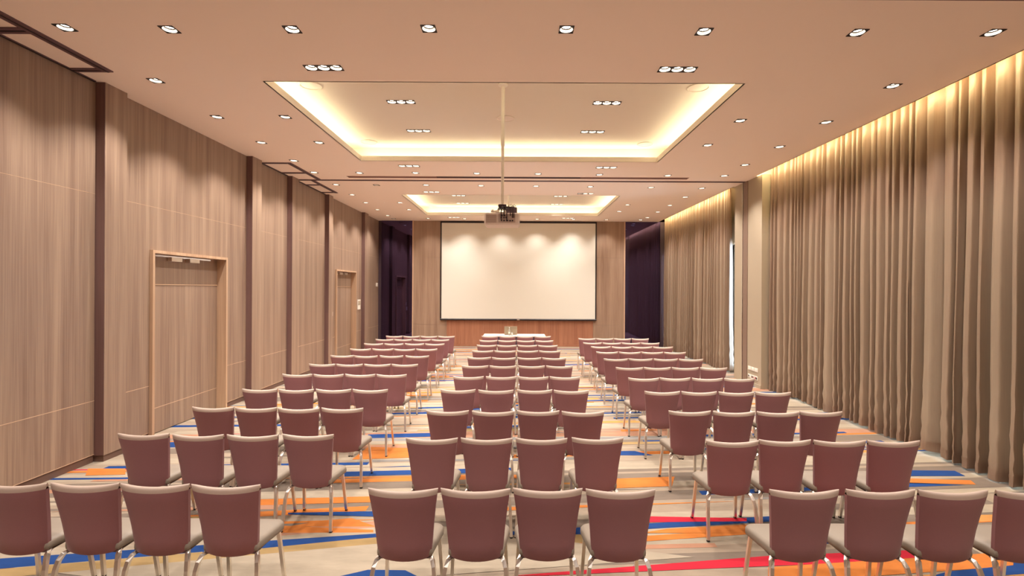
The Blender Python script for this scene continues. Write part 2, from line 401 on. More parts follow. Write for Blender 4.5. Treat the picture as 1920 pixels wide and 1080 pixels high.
# long air slot and the folding-wall tracks
sl = struct(MB().box(SLOT[0], SLOT[1], SLOT[2], SLOT[3], CEIL + .03, CEIL + .05).box(SLOT[0], SLOT[1], SLOT[2] - .01, SLOT[2], CEIL + .0005, CEIL + .05).box(SLOT[0], SLOT[1], SLOT[3], SLOT[3] + .01, CEIL + .0005, CEIL + .05).box(SLOT[0] - .01, SLOT[0], SLOT[2], SLOT[3], CEIL + .0005, CEIL + .05).box(SLOT[1], SLOT[1] + .01, SLOT[2], SLOT[3], CEIL + .0005, CEIL + .05).build('trim_1', 'slot'), 'long brown air slot across the ceiling')
for a, b, k in ((SLOT[0], -1.95, 'slot'), (-1.95, 1.50, 'dark'), (1.50, SLOT[1], 'slot')):
    MB().box(a + .01, b - .01, SLOT[2] + .05, SLOT[2] + .10, CEIL + .002, CEIL + .03).build('diffuser_blade', k, sl)
    MB().box(a + .01, b - .01, SLOT[2] + .14, SLOT[2] + .17, CEIL + .002, CEIL + .03).build('diffuser_blade', k, sl)
MB().box(SLOT[0], SLOT[1], SLOT[2] - .0, SLOT[2] + .012, CEIL - .004, CEIL + .03).build('slot_edge', 'ceiling', sl)
def track(n, label, rails, core=True):
    root = None
    for (x0, x1, y0, y1) in rails:
        m = MB().box(x0, x1, y0, y1, CEIL - .012, CEIL + .02)
        if root is None: root = struct(m.build('trim_%d' % n, 'track'), label)
        else: m.build('rail', 'track', root)
        if x1 - x0 > y1 - y0: MB().box(x0, x1, (y0 + y1) / 2 - .012, (y0 + y1) / 2 + .012, CEIL - .015, CEIL - .011).build('rail_slot', 'black', root)
        else: MB().box((x0 + x1) / 2 - .012, (x0 + x1) / 2 + .012, y0, y1, CEIL - .015, CEIL - .011).build('rail_slot', 'black', root)
track(2, 'dark folding-wall track across the middle of the ceiling', [(-5.48, 5.58, TRK_Y - .05, TRK_Y + .05)])
track(3, 'dark folding-wall track across the ceiling above the camera', [(-5.48, 5.58, 4.54, 4.655)])
track(4, 'dark stacking tracks on the ceiling at the near left wall', [(-5.11, -4.99, 4.70, 6.31), (-5.46, -5.11, 6.21, 6.31), (-5.46, -5.11, 5.24, 5.36), (-5.475, -5.44, 4.70, 6.6)])
track(5, 'dark stacking tracks on the ceiling before the middle track', [(-4.92, -4.82, 10.86, 12.55), (-5.46, -4.92, 10.86, 10.95), (-5.46, -4.92, 11.78, 11.88), (-5.475, -5.44, 10.9, 12.15)])
track(6, 'dark stacking tracks on the ceiling beyond the middle track', [(-5.12, -5.02, 12.65, 14.30), (-5.46, -5.12, 13.15, 13.25), (-5.46, -5.12, 14.18, 14.28), (-5.475, -5.44, 12.65, 14.5)])

# ------------------------------------------------------------------ left wall: backing, veneered panels, pilasters, doors
wl = struct(MB().box(-5.85, -5.66, YB, YE + .1, 0, CEIL).build('wall_left', 'dark'), 'left wall clad in vertical-grain oak panels')
PIL = [(6.65, 7.02), (10.35, 10.72), (12.18, 12.52), (14.56, 14.87), (18.0, 18.4)]
DOORS = [(7.63, 9.60), (15.40, 17.30)]
DT = 2.83                                # top of the door frame
rows = [(0.10, 0.80), (0.80, 3.48), (3.48, CEIL)]
bays = [(-3.3, 0.4), (0.4, 3.6), (3.6, 6.64), (7.03, 10.34), (10.73, 12.17), (12.66, 14.55), (14.88, 17.99), (18.41, 20.19)]
def panel(y0, y1, z0, z1, parent=wl):
    MB().box(-5.66, XW, y0 + .002, y1 - .002, z0 + .002, z1 - .002).build('wood_panel', 'wood', parent)
for (a, b) in bays:
    d = [D for D in DOORS if a < D[0] < b]
    for (z0, z1) in rows:
        if not d: panel(a, b, z0, z1); continue
        D = d[0]
        if z0 < DT < z1:
            panel(a, D[0], z0, z1); panel(D[1], b, z0, z1); panel(D[0], D[1], DT, z1)
        elif z1 <= DT: panel(a, D[0], z0, z1); panel(D[1], b, z0, z1)
        else: panel(a, b, z0, z1)
    segs = [(a, b)] if not d else [(a, d[0][0]), (d[0][1], b)]
    for (s, e) in segs:
        MB().box(-5.66, XW - .012, s, e, 0, 0.10).build('plinth', 'plinth', wl)
        MB().box(XW - .01, XW + .0015, s, e, 0.794, 0.801).build('seam_strip', 'seam', wl)
        MB().box(XW - .01, XW + .0015, s, e, 0.098, 0.105).build('seam_strip', 'seam', wl)
    MB().box(XW - .01, XW + .001, a, b, 3.477, 3.482).build('seam_strip', 'frame_wood', wl)
for (a, b) in PIL:
    p = MB().box(-5.66, XP, a, b, 0.085, CEIL).build('pilaster', 'wood', wl)
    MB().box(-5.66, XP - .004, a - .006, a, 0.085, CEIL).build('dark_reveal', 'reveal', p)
    MB().box(-5.66, XP - .012, a + .01, b - .005, 0, 0.085).build('plinth', 'plinth', p)
MB().box(-5.66, XW - .03, 12.52, 12.66, 0, CEIL).build('wall_slot', 'dark', wl)
MB().box(-5.60, XP - .01, 12.52, 12.545, 0, CEIL).build('slot_edge', 'frame_wood', wl)

def door(n, y0, y1, lab):
    root = struct(empty('door_%d' % n, (-5.48, (y0 + y1) / 2, 0)), lab)
    ox, oy = -5.48, (y0 + y1) / 2
    def put(name, mat, *b, parent=root):
        return MB().box(b[0] - ox, b[1] - ox, b[2] - oy, b[3] - oy, b[4], b[5]).build(name, mat, parent)
    xf = -5.43; t = .045
    put('frame_post', 'frame_wood', -5.66, xf, y0, y0 + t, 0, DT - t)
    put('frame_post', 'frame_wood', -5.66, xf, y1 - t, y1, 0, DT - t)
    put('frame_head', 'frame_wood', -5.66, xf, y0, y1, DT - t, DT)
    ym = oy
    put('header_panel', 'wood', -5.655, -5.605, y0 + t, y1 - t, 2.32, DT - t)
    put('seam_strip', 'seam', -5.62, -5.60, y0 + t, y1 - t, 2.305, 2.32)
    for (a, b) in ((y0 + t + .004, ym - .0015), (ym + .0015, y1 - t - .004)):
        lf = put('door_leaf', 'wood', -5.655, -5.605, a, b, 0.40, 2.30)
        put('kick_panel', 'wood', -5.655, -5.605, a, b, 0.012, 0.397, parent=lf)
        put('seam_strip', 'seam', -5.62, -5.603, a, b, 0.394, 0.402, parent=lf)
    put('closer_track', 'steel', -5.60, -5.575, y0 + t, y1 - t - .25, DT - t - .035, DT - t - .008)
    for a in (y0 + .56, y0 + 1.02):
        put('door_closer', 'alu', -5.60, -5.53, a, a + .26, DT - t - .095, DT - t - .03)
    return root
door(1, *DOORS[0], 'large oak double door in a deep frame in the near left wall')
door(2, *DOORS[1], 'narrower-looking oak double door in the far left wall')
def plate(name, y0, y1, z0, z1, label, cat, mat='white', x=XW, t=.015):
    o = MB().bevbox(0, t, -(y1 - y0) / 2, (y1 - y0) / 2, -(z1 - z0) / 2, (z1 - z0) / 2, .003).build(name, mat)
    o.location = (x, (y0 + y1) / 2, (z0 + z1) / 2); tag(o, label, cat); return o
p = plate('wall_panel', 17.55, 17.85, 1.53, 1.87, 'white control panel on the left wall just beyond the far door', 'panel')
MB().box(.015, .018, -.12, .12, -.02, .13).build('panel_cover', 'cream', p)
p = plate('light_switch', 15.02, 15.18, 1.44, 1.56, 'white switch plate on the left wall before the far door', 'switch')
MB().box(.015, .02, -.04, .04, -.03, .03).build('rocker', 'cream', p)
p = plate('key_card_holder', 14.98, 15.06, 1.18, 1.36, 'slim white holder below the switch plate on the left wall', 'holder', t=.03)
MB().box(.01, .022, -.02, .05, -.10, -.085).build('card_slot', 'black', p)
p = plate('wall_sensor', 19.85, 19.97, 2.33, 2.47, 'small white sensor high on the left wall beside the dark mirror', 'sensor', t=.04)
MB().lathe([(.02, 0), (.012, .012)], seg=10).build('sensor_eye', 'cream', p).matrix_local = Matrix.Translation((.04, 0, 0)) @ Matrix.Rotation(math.pi / 2, 4, 'Y')

# ------------------------------------------------------------------ end wall
we = struct(MB().box(-5.85, 6.3, YE, YE + .15, 0, 5.4).build('wall_back', 'dark'), 'end wall of oak panels behind the screen')
def epan(x0, x1, z0, z1, mat, name='wood_panel', y=YE - .04):
    return MB().box(x0 + .002, x1 - .002, y, YE, z0 + .002, z1 - .002).build(name, mat, we)
ex = [-4.10, -2.78, 2.99, 4.20]
for i, (a, b) in enumerate(zip(ex, ex[1:])):
    m = 'wood_red' if i == 1 else 'wood_end'
    if i == 1:
        for k in range(4):
            w = (b - a) / 4; epan(a + k * w, a + (k + 1) * w, .08, 2.4, m, y=YE - .035); epan(a + k * w, a + (k + 1) * w, 2.4, CEIL, m, y=YE - .035)
    else:
        for z0, z1 in ((.08, .85), (.85, 3.5), (3.5, CEIL)): epan(a, b, z0, z1, m)
struct(MB().box(-4.10, 4.20, YE - .055, YE, 0, .08).build('baseboard_back', 'wood_red'), 'low skirting board under the end wall panels')
for (a, b, s) in ((-5.36, -4.14, 'left'), (4.24, 5.62, 'right')):
    o = MB().box(a, b, YE - .03, YE, 0.02, CEIL).build('mirror_panel', 'mirror'); tag(o, 'tall dark tinted mirror on the end wall %s of the screen' % s, 'mirror', 'tinted end wall mirrors')
    e = b if s == 'left' else a - .04
    MB().box(e, e + .04, YE - .05, YE, 0, CEIL).build('edge_trim', 'seam', o)
# ------------------------------------------------------------------ right wall: windows, pier
wr = MB()
WZ = (0.12, 3.6)
wins = [(1.9, 11.5), (13.55, 20.0)]
wr.box(6.05, 6.2, YB, 1.9, 0, 5.4); wr.box(6.05, 6.2, 11.5, 13.55, 0, 5.4); wr.box(6.05, 6.2, 20.0, YE + .1, 0, 5.4)
for a, b in wins: wr.box(6.05, 6.2, a, b, 0, WZ[0]); wr.box(6.05, 6.2, a, b, WZ[1], 5.4)
wr.box(5.60, 6.05, 11.74, 12.45, 0, CEIL); wr.box(5.60, 6.05, 12.72, 13.20, 0, CEIL); wr.box(5.60, 6.05, YB, 1.5, 0, CEIL)
wall_right = struct(wr.build('wall_right', 'cream'), 'right wall with a cream pier between the curtained windows')
MB().box(5.585, 6.05, 12.45, 12.68, 0, CEIL).build('partition_post', 'jamb', wall_right)
MB().box(5.62, 6.05, 12.68, 12.70, 0, CEIL).build('post_gap', 'dark', wall_right)
MB().box(5.575, 5.62, 12.70, 12.72, 0, CEIL).build('post_edge', 'alu', wall_right)
MB().box(5.585, 5.60, 11.74, 12.45, 0, .08).build('skirting', 'cream', wall_right)
for i, (a, b) in enumerate(wins):
    w = struct(empty('window_%d' % (i + 1), (6.12, (a + b) / 2, WZ[0])), 'tall daylit window behind the %s curtains' % ('near', 'far')[i])
    n = 6 if i == 0 else 4
    h = WZ[1] - WZ[0]; L = b - a
    for k in range(n + 1):
        yy = -L / 2 + L * k / n; MB().box(-.03, .03, yy - .03, yy + .03, 0, h).build('window_mullion', 'alu', w)
    for k in range(n):
        y0 = -L / 2 + L * k / n + .03; y1 = -L / 2 + L * (k + 1) / n - .03
        MB().box(-.005, .005, y0, y1, .05, h - .05).build('window_pane', 'glass', w)
    for z in (0, h - .05): MB().box(-.03, .03, -L / 2, L / 2, z, z + .05).build('window_rail', 'alu', w)
# wall behind the camera
struct(MB().box(-5.85, 6.3, YB - .15, YB, 0, 5.4).build('wall_front', 'wood'), 'plain wood wall behind the camera')

# sockets on the pier
def socket(y, z, label, mats):
    o = MB().bevbox(-.012, 0, -.075, .075, -.045, .045, .003).build('socket_plate', 'white'); o.location = (5.60, y, z)
    tag(o, label, 'socket', 'socket plates on the cream pier')
    for k, c in enumerate(mats):
        MB().box(-.017, -.012, -.055 + k * .06, -.055 + k * .06 + .045, -.022, .022).build('socket_insert', c, o)
for i, y in enumerate((11.97, 12.14, 12.31)):
    socket(y, .40, 'white socket plate on the cream pier, upper row, %s from the curtain' % ORD[i], ['white', 'white'])
    socket(y, .21, 'socket plate with dark inserts on the cream pier, lower row, %s from the curtain' % ORD[i], [['black', 'red'], ['slot', 'pan'], ['white', 'pan']][i])

# ------------------------------------------------------------------ curtains
RC = random.Random(77)
PH = []                                   # fold phase along the whole wall, irregular pleat widths
_p = 0.0; _lam = 0.3; _next = 0.0; DYC = 0.02
for i in range(int(24 / DYC)):
    yy = -1 + i * DYC
    if yy >= _next: _lam = RC.uniform(0.11, 0.17) if RC.random() < .62 else RC.uniform(0.19, 0.32); _next = yy + _lam
    PH.append(_p); _p += 2 * math.pi / _lam * DYC
def cphase(y):
    q = (y + 1) / DYC; i = int(q); f = q - i
    return PH[i] * (1 - f) + PH[i + 1] * f
CB = [1.7, 4.4, 7.0, 9.4, 11.72, 13.98, 16.0, 18.1, 20.12]     # where one curtain ends and the next begins
def cpoint(y, t, xc, zt):
    damp = min(1.0, min(abs(y - b) for b in CB) / .16)
    hem = .042 + .018 * math.sin(3.6 * y + 1) + .008 * math.sin(9.1 * y)
    z = hem + (zt - hem) * t
    low = (1 - t) ** 1.5
    ph = cphase(y) + low * .7 * math.sin(y * 2.7 + 2) + .5 * (1 - t) * math.sin(y * 1.7 + t * 2)
    fold = math.floor(ph / (2 * math.pi))
    rnd = math.sin(fold * 12.9898) * 43758.5453; rnd -= math.floor(rnd)
    rn2 = math.sin((fold + 1) * 12.9898) * 43758.5453; rn2 -= math.floor(rn2)
    u = ph / (2 * math.pi) - fold; rnd = rnd + (rn2 - rnd) * u * u * (3 - 2 * u)
    amp = (.052 + .070 * (1 - t ** 1.5)) * (.55 + .6 * rnd)
    w = 1 - 2 * abs(math.sin(ph / 2)) ** .75 + .12 * math.sin(2 * ph + 1.3)
    x = xc + amp * w +   .012 * low * math.sin(y * 5 + z * 2) + .02 * math.sin(y * 1.3 + 1) * low
    crease = .010 * math.exp(-((t - .07) / .06) ** 2) * math.sin(y * 23 + z * 31) + .006 * math.exp(-((t - .16) / .08) ** 2) * math.sin(y * 17 - z * 25)
    return (x + crease, y + damp * (.30 * amp * math.cos(ph) + .04 * low * math.sin(y * 2.1)), z)
def curtain(y0, y1, label, seed, group, xc=5.80, zt=5.22):
    n = int((y1 - y0) * 90); nz = 26
    mb = MB()
    for k in range(nz + 1):
        t = (k / nz) ** 1.5
        for i in range(n + 1): mb.v.append(cpoint(y0 + (y1 - y0) * i / n, t, xc, zt))
    q = n + 1
    for k in range(nz):
        for i in range(n): mb.f.append([k * q + i, k * q + i + 1, (k + 1) * q + i + 1, (k + 1) * q + i])
    o = mb.build('curtain', 'curtain', None, True)
    tag(o, label, 'curtain', group)
    h = MB()                                # sewn hem at the foot
    for i in range(n + 1):
        yy = y0 + (y1 - y0) * i / n
        for t in (0, .012, .024):
            x, y, z = cpoint(yy, t, xc, zt); h.v.append((x - .005, y, z - (.006 if t == 0 else 0)))
    for i in range(n):
        for k in range(2): h.f.append([3 * i + k, 3 * i + 3 + k, 3 * i + 4 + k, 3 * i + 1 + k])
    h.build('hem', 'curtain', o, True)
    return o
g1 = 'taupe curtains along the near windows'; g2 = 'taupe curtains along the far windows'
nb = [1.7, 4.4, 7.0, 9.4, 11.72]
for i in range(4): curtain(nb[i], nb[i + 1], 'long pleated taupe curtain along the near windows, %s from the cream pier' % ORD[3 - i], 40 + i, g1)
fb = [13.98, 16.0, 18.1, 20.12]
for i in range(3): curtain(fb[i], fb[i + 1], 'long pleated taupe curtain along the far windows, %s from the cream pier' % ORD[i], 60 + i, g2)

# ------------------------------------------------------------------ recessed lights
def frame_mesh(n):
    m = MB(); r = 0.066; seg = 24
    for u in range(n):
        cx = (u - (n - 1) / 2) * 2 * HS; n0 = len(m.v)
        for k in range(seg):
            an = 2 * math.pi * (k + .5) / seg; c, s = math.cos(an), math.sin(an); q = HS / max(abs(c), abs(s))
            if k % 6 in (2, 3): q = q
            m.v.append((cx + r * c, r * s, 0)); m.v.append((cx + q * c, q * s, 0))
        for k in range(seg):
            a = n0 + 2 * k; b = n0 + 2 * ((k + 1) % seg); m.f.append([a, b, b + 1, a + 1])
        for sx, sy in ((1, 1), (-1, 1), (-1, -1), (1, -1)):      # square corners
            n1 = len(m.v); e = HS * math.tan(math.radians(37.5))
            m.v += [(cx + sx * HS, sy * e, 0), (cx + sx * HS, sy * HS, 0), (cx + sx * e, sy * HS, 0)]; m.f.append([n1, n1 + 1, n1 + 2])
    W = n * HS
    for a, b in (((-W, -HS), (W, -HS)), ((W, -HS), (W, HS)), ((W, HS), (-W, HS)), ((-W, HS), (-W, -HS))):
        m.quad((a[0], a[1], -.006), (b[0], b[1], -.006), (b[0], b[1], .05), (a[0], a[1], .05))
    m.quad((-W, -HS, .05), (W, -HS, .05), (W, HS, .05), (-W, HS, .05))
    return m.mesh('frame', 'black')
FR1, FR3 = frame_mesh(1), frame_mesh(3)
REF = MB().lathe([(.067, -.004), (.062, .008), (.051, .028)], close=False, seg=24).mesh('reflector', 'reflector', True)
BEZ = MB().lathe([(.051, .028), (.0505, .022), (.046, .022), (.046, .030)], close=False, seg=24).mesh('bezel', 'black', True)
LENS = MB().lathe([(.0005, .024), (.03, .026), (.047, .031)], close=False, seg=24).mesh('lens', 'lens', True)
LOFF = MB().lathe([(.0005, .034), (.03, .034), (.052, .022)], close=False, seg=24).mesh('lens', 'lens_off', True)
def spot_data(name, w, size=100, blend=0.6):
    l = bpy.data.lights.new(name, 'SPOT'); l.energy = w; l.color = WARM; l.spot_size = math.radians(size); l.spot_blend = blend; l.shadow_soft_size = 0.05
    return l
SP1 = spot_data('downlight_beam', SPOT_W, 114, 0.75); SP3 = spot_data('triple_beam', SPOT_W * 2.0, 105, 1.0); SPS = spot_data('screen_row_beam', SPOT_W * 0.55, 108, 1.0); SPT = spot_data('rear_triple_beam', SPOT_W * 0.8, 110, 1.0)
def lamp(data, parent):
    o = bpy.data.objects.new('lamp_beam', data); C.objects.link(o); o.parent = parent; o.location = (0, 0, -.02)
for (x, y, z, lab, on) in S:
    r = empty('downlight', (x, y, z)); tag(r, lab, 'ceiling light', 'single recessed downlights')
    link('frame', FR1, r); link('reflector', REF, r); link('bezel', BEZ, r); link('lens', LENS if on else LOFF, r)
    if on: lamp(SPS if 'above the screen' in lab else SP1, r)
for (x, y, z, lab, ons) in T:
    r = empty('triple_downlight', (x, y, z)); tag(r, lab, 'ceiling light', 'triple recessed downlights')
    link('frame', FR3, r)
    for k in range(3):
        dx = (k - 1) * 2 * HS
        link('reflector', REF, r, (dx, 0, 0)); link('bezel', BEZ, r, (dx, 0, 0)); link('lens', LENS if ons[k] else LOFF, r, (dx, 0, 0))
    lamp(SPT if 'behind the far' in lab else SP3, r)
# round ceiling loudspeakers in the coffers
SPK = [((583, 160), 'front left in the near ceiling recess'), ((1309, 164), 'front right in the near ceiling recess'), ((692, 266), 'rear left in the near ceiling recess'),
       ((1210, 270), 'rear right in the near ceiling recess'), ((948, 222), 'in the middle of the near ceiling recess'), ((812, 387), 'left in the far ceiling recess'), ((1097, 390), 'right in the far ceiling recess')]
rim = MB().lathe([(.165, 0), (.165, -.012), (.145, -.014), (.142, -.006)], close=False, seg=28).mesh('rim', 'coffer', True)
gri = MB().lathe([(.142, -.006), (.08, -.008), (.0005, -.009)], close=False, seg=28).mesh('grille', 'proj', True)
for p, t in SPK:
    x, y = kp(*p); r = empty('ceiling_speaker', (x, y, COF)); tag(r, 'flat round cream ceiling speaker, ' + t, 'speaker', 'ceiling speakers')
    link('rim', rim, r); link('grille', gri, r)

# ------------------------------------------------------------------ screen
sx0, sx1 = -3.03, 3.11; sz0, sz1 = 1.02, 4.91; sy = 20.11
sc = empty('projection_screen', ((sx0 + sx1) / 2, sy, sz0)); tag(sc, 'wide white projection screen with black border on the end wall', 'screen')
W2, HH = (sx1 - sx0) / 2, sz1 - sz0
MB().box(-W2 + .045, W2 - .045, -.004, .012, .07, HH - .06).build('screen_fabric', 'screen', sc)
MB().box(-W2, -W2 + .05, -.008, .016, 0, HH).build('screen_border', 'black', sc); MB().box(W2 - .05, W2, -.008, .016, 0, HH).build('screen_border', 'black', sc)
MB().box(-W2, W2, -.008, .016, HH - .065, HH).build('screen_border', 'black', sc)
wb = MB().tube([(-W2, 0, .035), (W2, 0, .035)], .036, 10).build('weight_bar', 'black', sc)
MB().box(-.05, .05, -.046, -.034, .02, .05).build('maker_badge', 'alu', wb)

# ------------------------------------------------------------------ projectors
PY = 7.53
pr = empty('projector', (-.225, PY, 3.19)); tag(pr, 'pale ceiling projector on a long white pole before the screen', 'projector')
MB().bevbox(-.255, .255, -.21, .21, 0, .175, .02).build('body', 'proj', pr)
rp = MB().box(-.05, .19, -.222, -.21, .035, .155).build('connector_panel', 'proj_panel', pr)
for (a, z, w) in ((-.02, .125, .03), (.02, .12, .03), (-.02, .095, .02), (.02, .09, .02), (.05, .092, .018), (-.015, .052, .018), (.02, .05, .022), (.06, .05, .03), (.105, .048, .024), (.14, .05, .022)):
    MB().box(a, a + w, -.230, -.222, z, z + .018).build('connector', 'cable', rp)
gp = MB().box(-.235, -.07, -.216, -.21, .03, .15).build('vent_grille', 'proj', pr)
for k in range(8): MB().box(-.225, -.08, -.222, -.216, .036 + k * .014, .043 + k * .014).build('grille_slat', 'proj_panel', gp)
for z, zz in ((.175, 0),): pass
MB().bevbox(-.10, .07, -.10, .08, .175, .20, .006).build('mount_plate', 'alu', pr)
for a in (-.09, .05): MB().tube([(a, -.08, .19), (a * .6, -.02, .26), (-.0, 0, .29)], .012, 6).build('mount_arm', 'alu', pr)
MB().tube([(-.13, -.12, .20), (-.04, -.12, .215)], .014, 8).build('mount_bolt', 'alu', pr)
MB().lathe([(.022, .19), (.026, .21), (.018, .23)], -.14, -.12, 10).build('mount_knob', 'alu', pr)
MB().bevbox(-.06, .06, -.06, .06, .28, .32, .008).build('mount_head', 'dark_proj', pr)
MB().tube([(0, 0, .30), (0, 0, 1.20)], .021, 14).build('lower_pole', 'pole', pr); MB().tube([(0, 0, 1.18), (0, 0, COF - 3.19 - .012)], .027, 14).build('upper_pole', 'pole', pr)
MB().lathe([(.07, COF - 3.19 - .0), (.07, COF - 3.19 - .02), (.035, COF - 3.19 - .03)], seg=20).build('ceiling_plate', 'pole', pr)
rc = random.Random(3)
for k in range(9):
    e = rc.choice([-.01, .03, .07, .12, .15, .17]); z1 = rc.choice([.06, .10, .13])
    a = rc.uniform(-.08, .06); h = rc.uniform(.23, .32)
    pts = [(a, -.02, .30), (a + .02, -.10, h), (a + (e - a) * .5, -.19, h - .02), (e, -.27, (h + z1) / 2 + .03), (e, -.262, z1 + .04), (e, -.228, z1)]
    MB().tube(pts, .007, 6).build('cable', 'cable', pr, True)
for k in range(4):
    a = rc.uniform(-.1, .05); MB().tube([(a - .03, -.05, .24), (a, -.13, .27), (a + .06, -.12, .235), (a + .1, -.04, .27)], .008, 6).build('cable', 'cable', pr, True)
fp = empty('projector', (-.19, 15.5, 4.52)); tag(fp, 'dark projector on a short pole in the far ceiling recess', 'projector')
MB().bevbox(-.17, .17, -.16, .16, 0, .20, .02).build('body', 'dark_proj', fp)
MB().bevbox(-.10, .06, -.165, -.05, -.07, .02, .01).build('lens_housing', 'dark_proj', fp)
MB().bevbox(-.10, .10, -.08, .08, .20, .23, .008).build('mount_plate', 'cable', fp)
MB().tube([(-.09, 0, .22), (-.09, 0, COF - 4.52 - .01)], .03, 12).build('pole', 'pole', fp); MB().lathe([(.08, COF - 4.52), (.08, COF - 4.54)], -.09, 0, 16).build('ceiling_plate', 'pole', fp)
for k in range(4): MB().tube([(-.1 + k * .05, -.1, .21), (-.06 + k * .05, -.14, .27 + .02 * (k % 2)), (.0 + k * .04, -.1, .25), (.05 + k * .03, -.17, .15)], .008, 6).build('cable', 'cable', fp, True)

# ------------------------------------------------------------------ speakers' table at the front
tb = empty('conference_table', (-.09, 16.85, 0)); tag(tb, 'long cream-topped table in front of the screen wall', 'table')
MB().bevbox(-1.01, 1.01, -.38, .38, .725, .755, .006).build('tabletop', 'cloth', tb)
MB().box(-.98, .98, -.36, -.33, .40, .725).build('modesty_panel', 'dark_proj', tb)
MB().box(-1.005, 1.005, -.375, .375, .69, .725).build('table_apron', 'dark_proj', tb)
for a in (-.93, .93):
    for b in (-.32, .32):
        MB().tube([(a, b, .0), (a, b, .69)], .022, 8).build('leg', 'dark_proj', tb)
lp = empty('laptop', (-.21, 17.0, .755)); tag(lp, 'open grey laptop seen from behind on the table', 'laptop')
MB().bevbox(-.21, .21, -.14, .14, 0, .018, .004).build('base', 'laptop', lp)
o = MB().bevbox(-.21, .21, -.006, .006, 0, .27, .004).build('lid', 'laptop', lp, loc=(0, -.14, .018)); o.rotation_euler = (math.radians(12), 0, 0)
bt = empty('water_bottle', (-.255, 16.68, .755)); tag(bt, 'clear water bottle standing before the laptop', 'bottle')
MB().lathe([(.030, 0), (.034, .01), (.034, .14), (.030, .17), (.014, .21), (.013, .235)], seg=16).build('body', 'bottle', bt, True)
MB().lathe([(.016, .235), (.016, .262)], seg=14).build('cap', 'white', bt)
MB().lathe([(.0345, .06), (.0345, .12)], seg=16, close=False).build('paper_band', 'cloth', bt)
gl = empty('drinking_glass', (-.165, 16.66, .755)); tag(gl, 'upturned clear drinking glass beside the water bottle', 'glass')
MB().lathe([(.034, 0), (.036, .01), (.030, .10)], seg=16).build('body', 'bottle', gl, True)
nt = empty('note_pad', (-.02, 16.66, .755)); tag(nt, 'white note pad lying on the table in front of the laptop', 'notepad')
MB().box(-.10, .10, -.06, .08, 0, .012).build('pages', 'white', nt); MB().box(-.10, .10, .065, .082, .012, .015).build('binding', 'cream', nt)

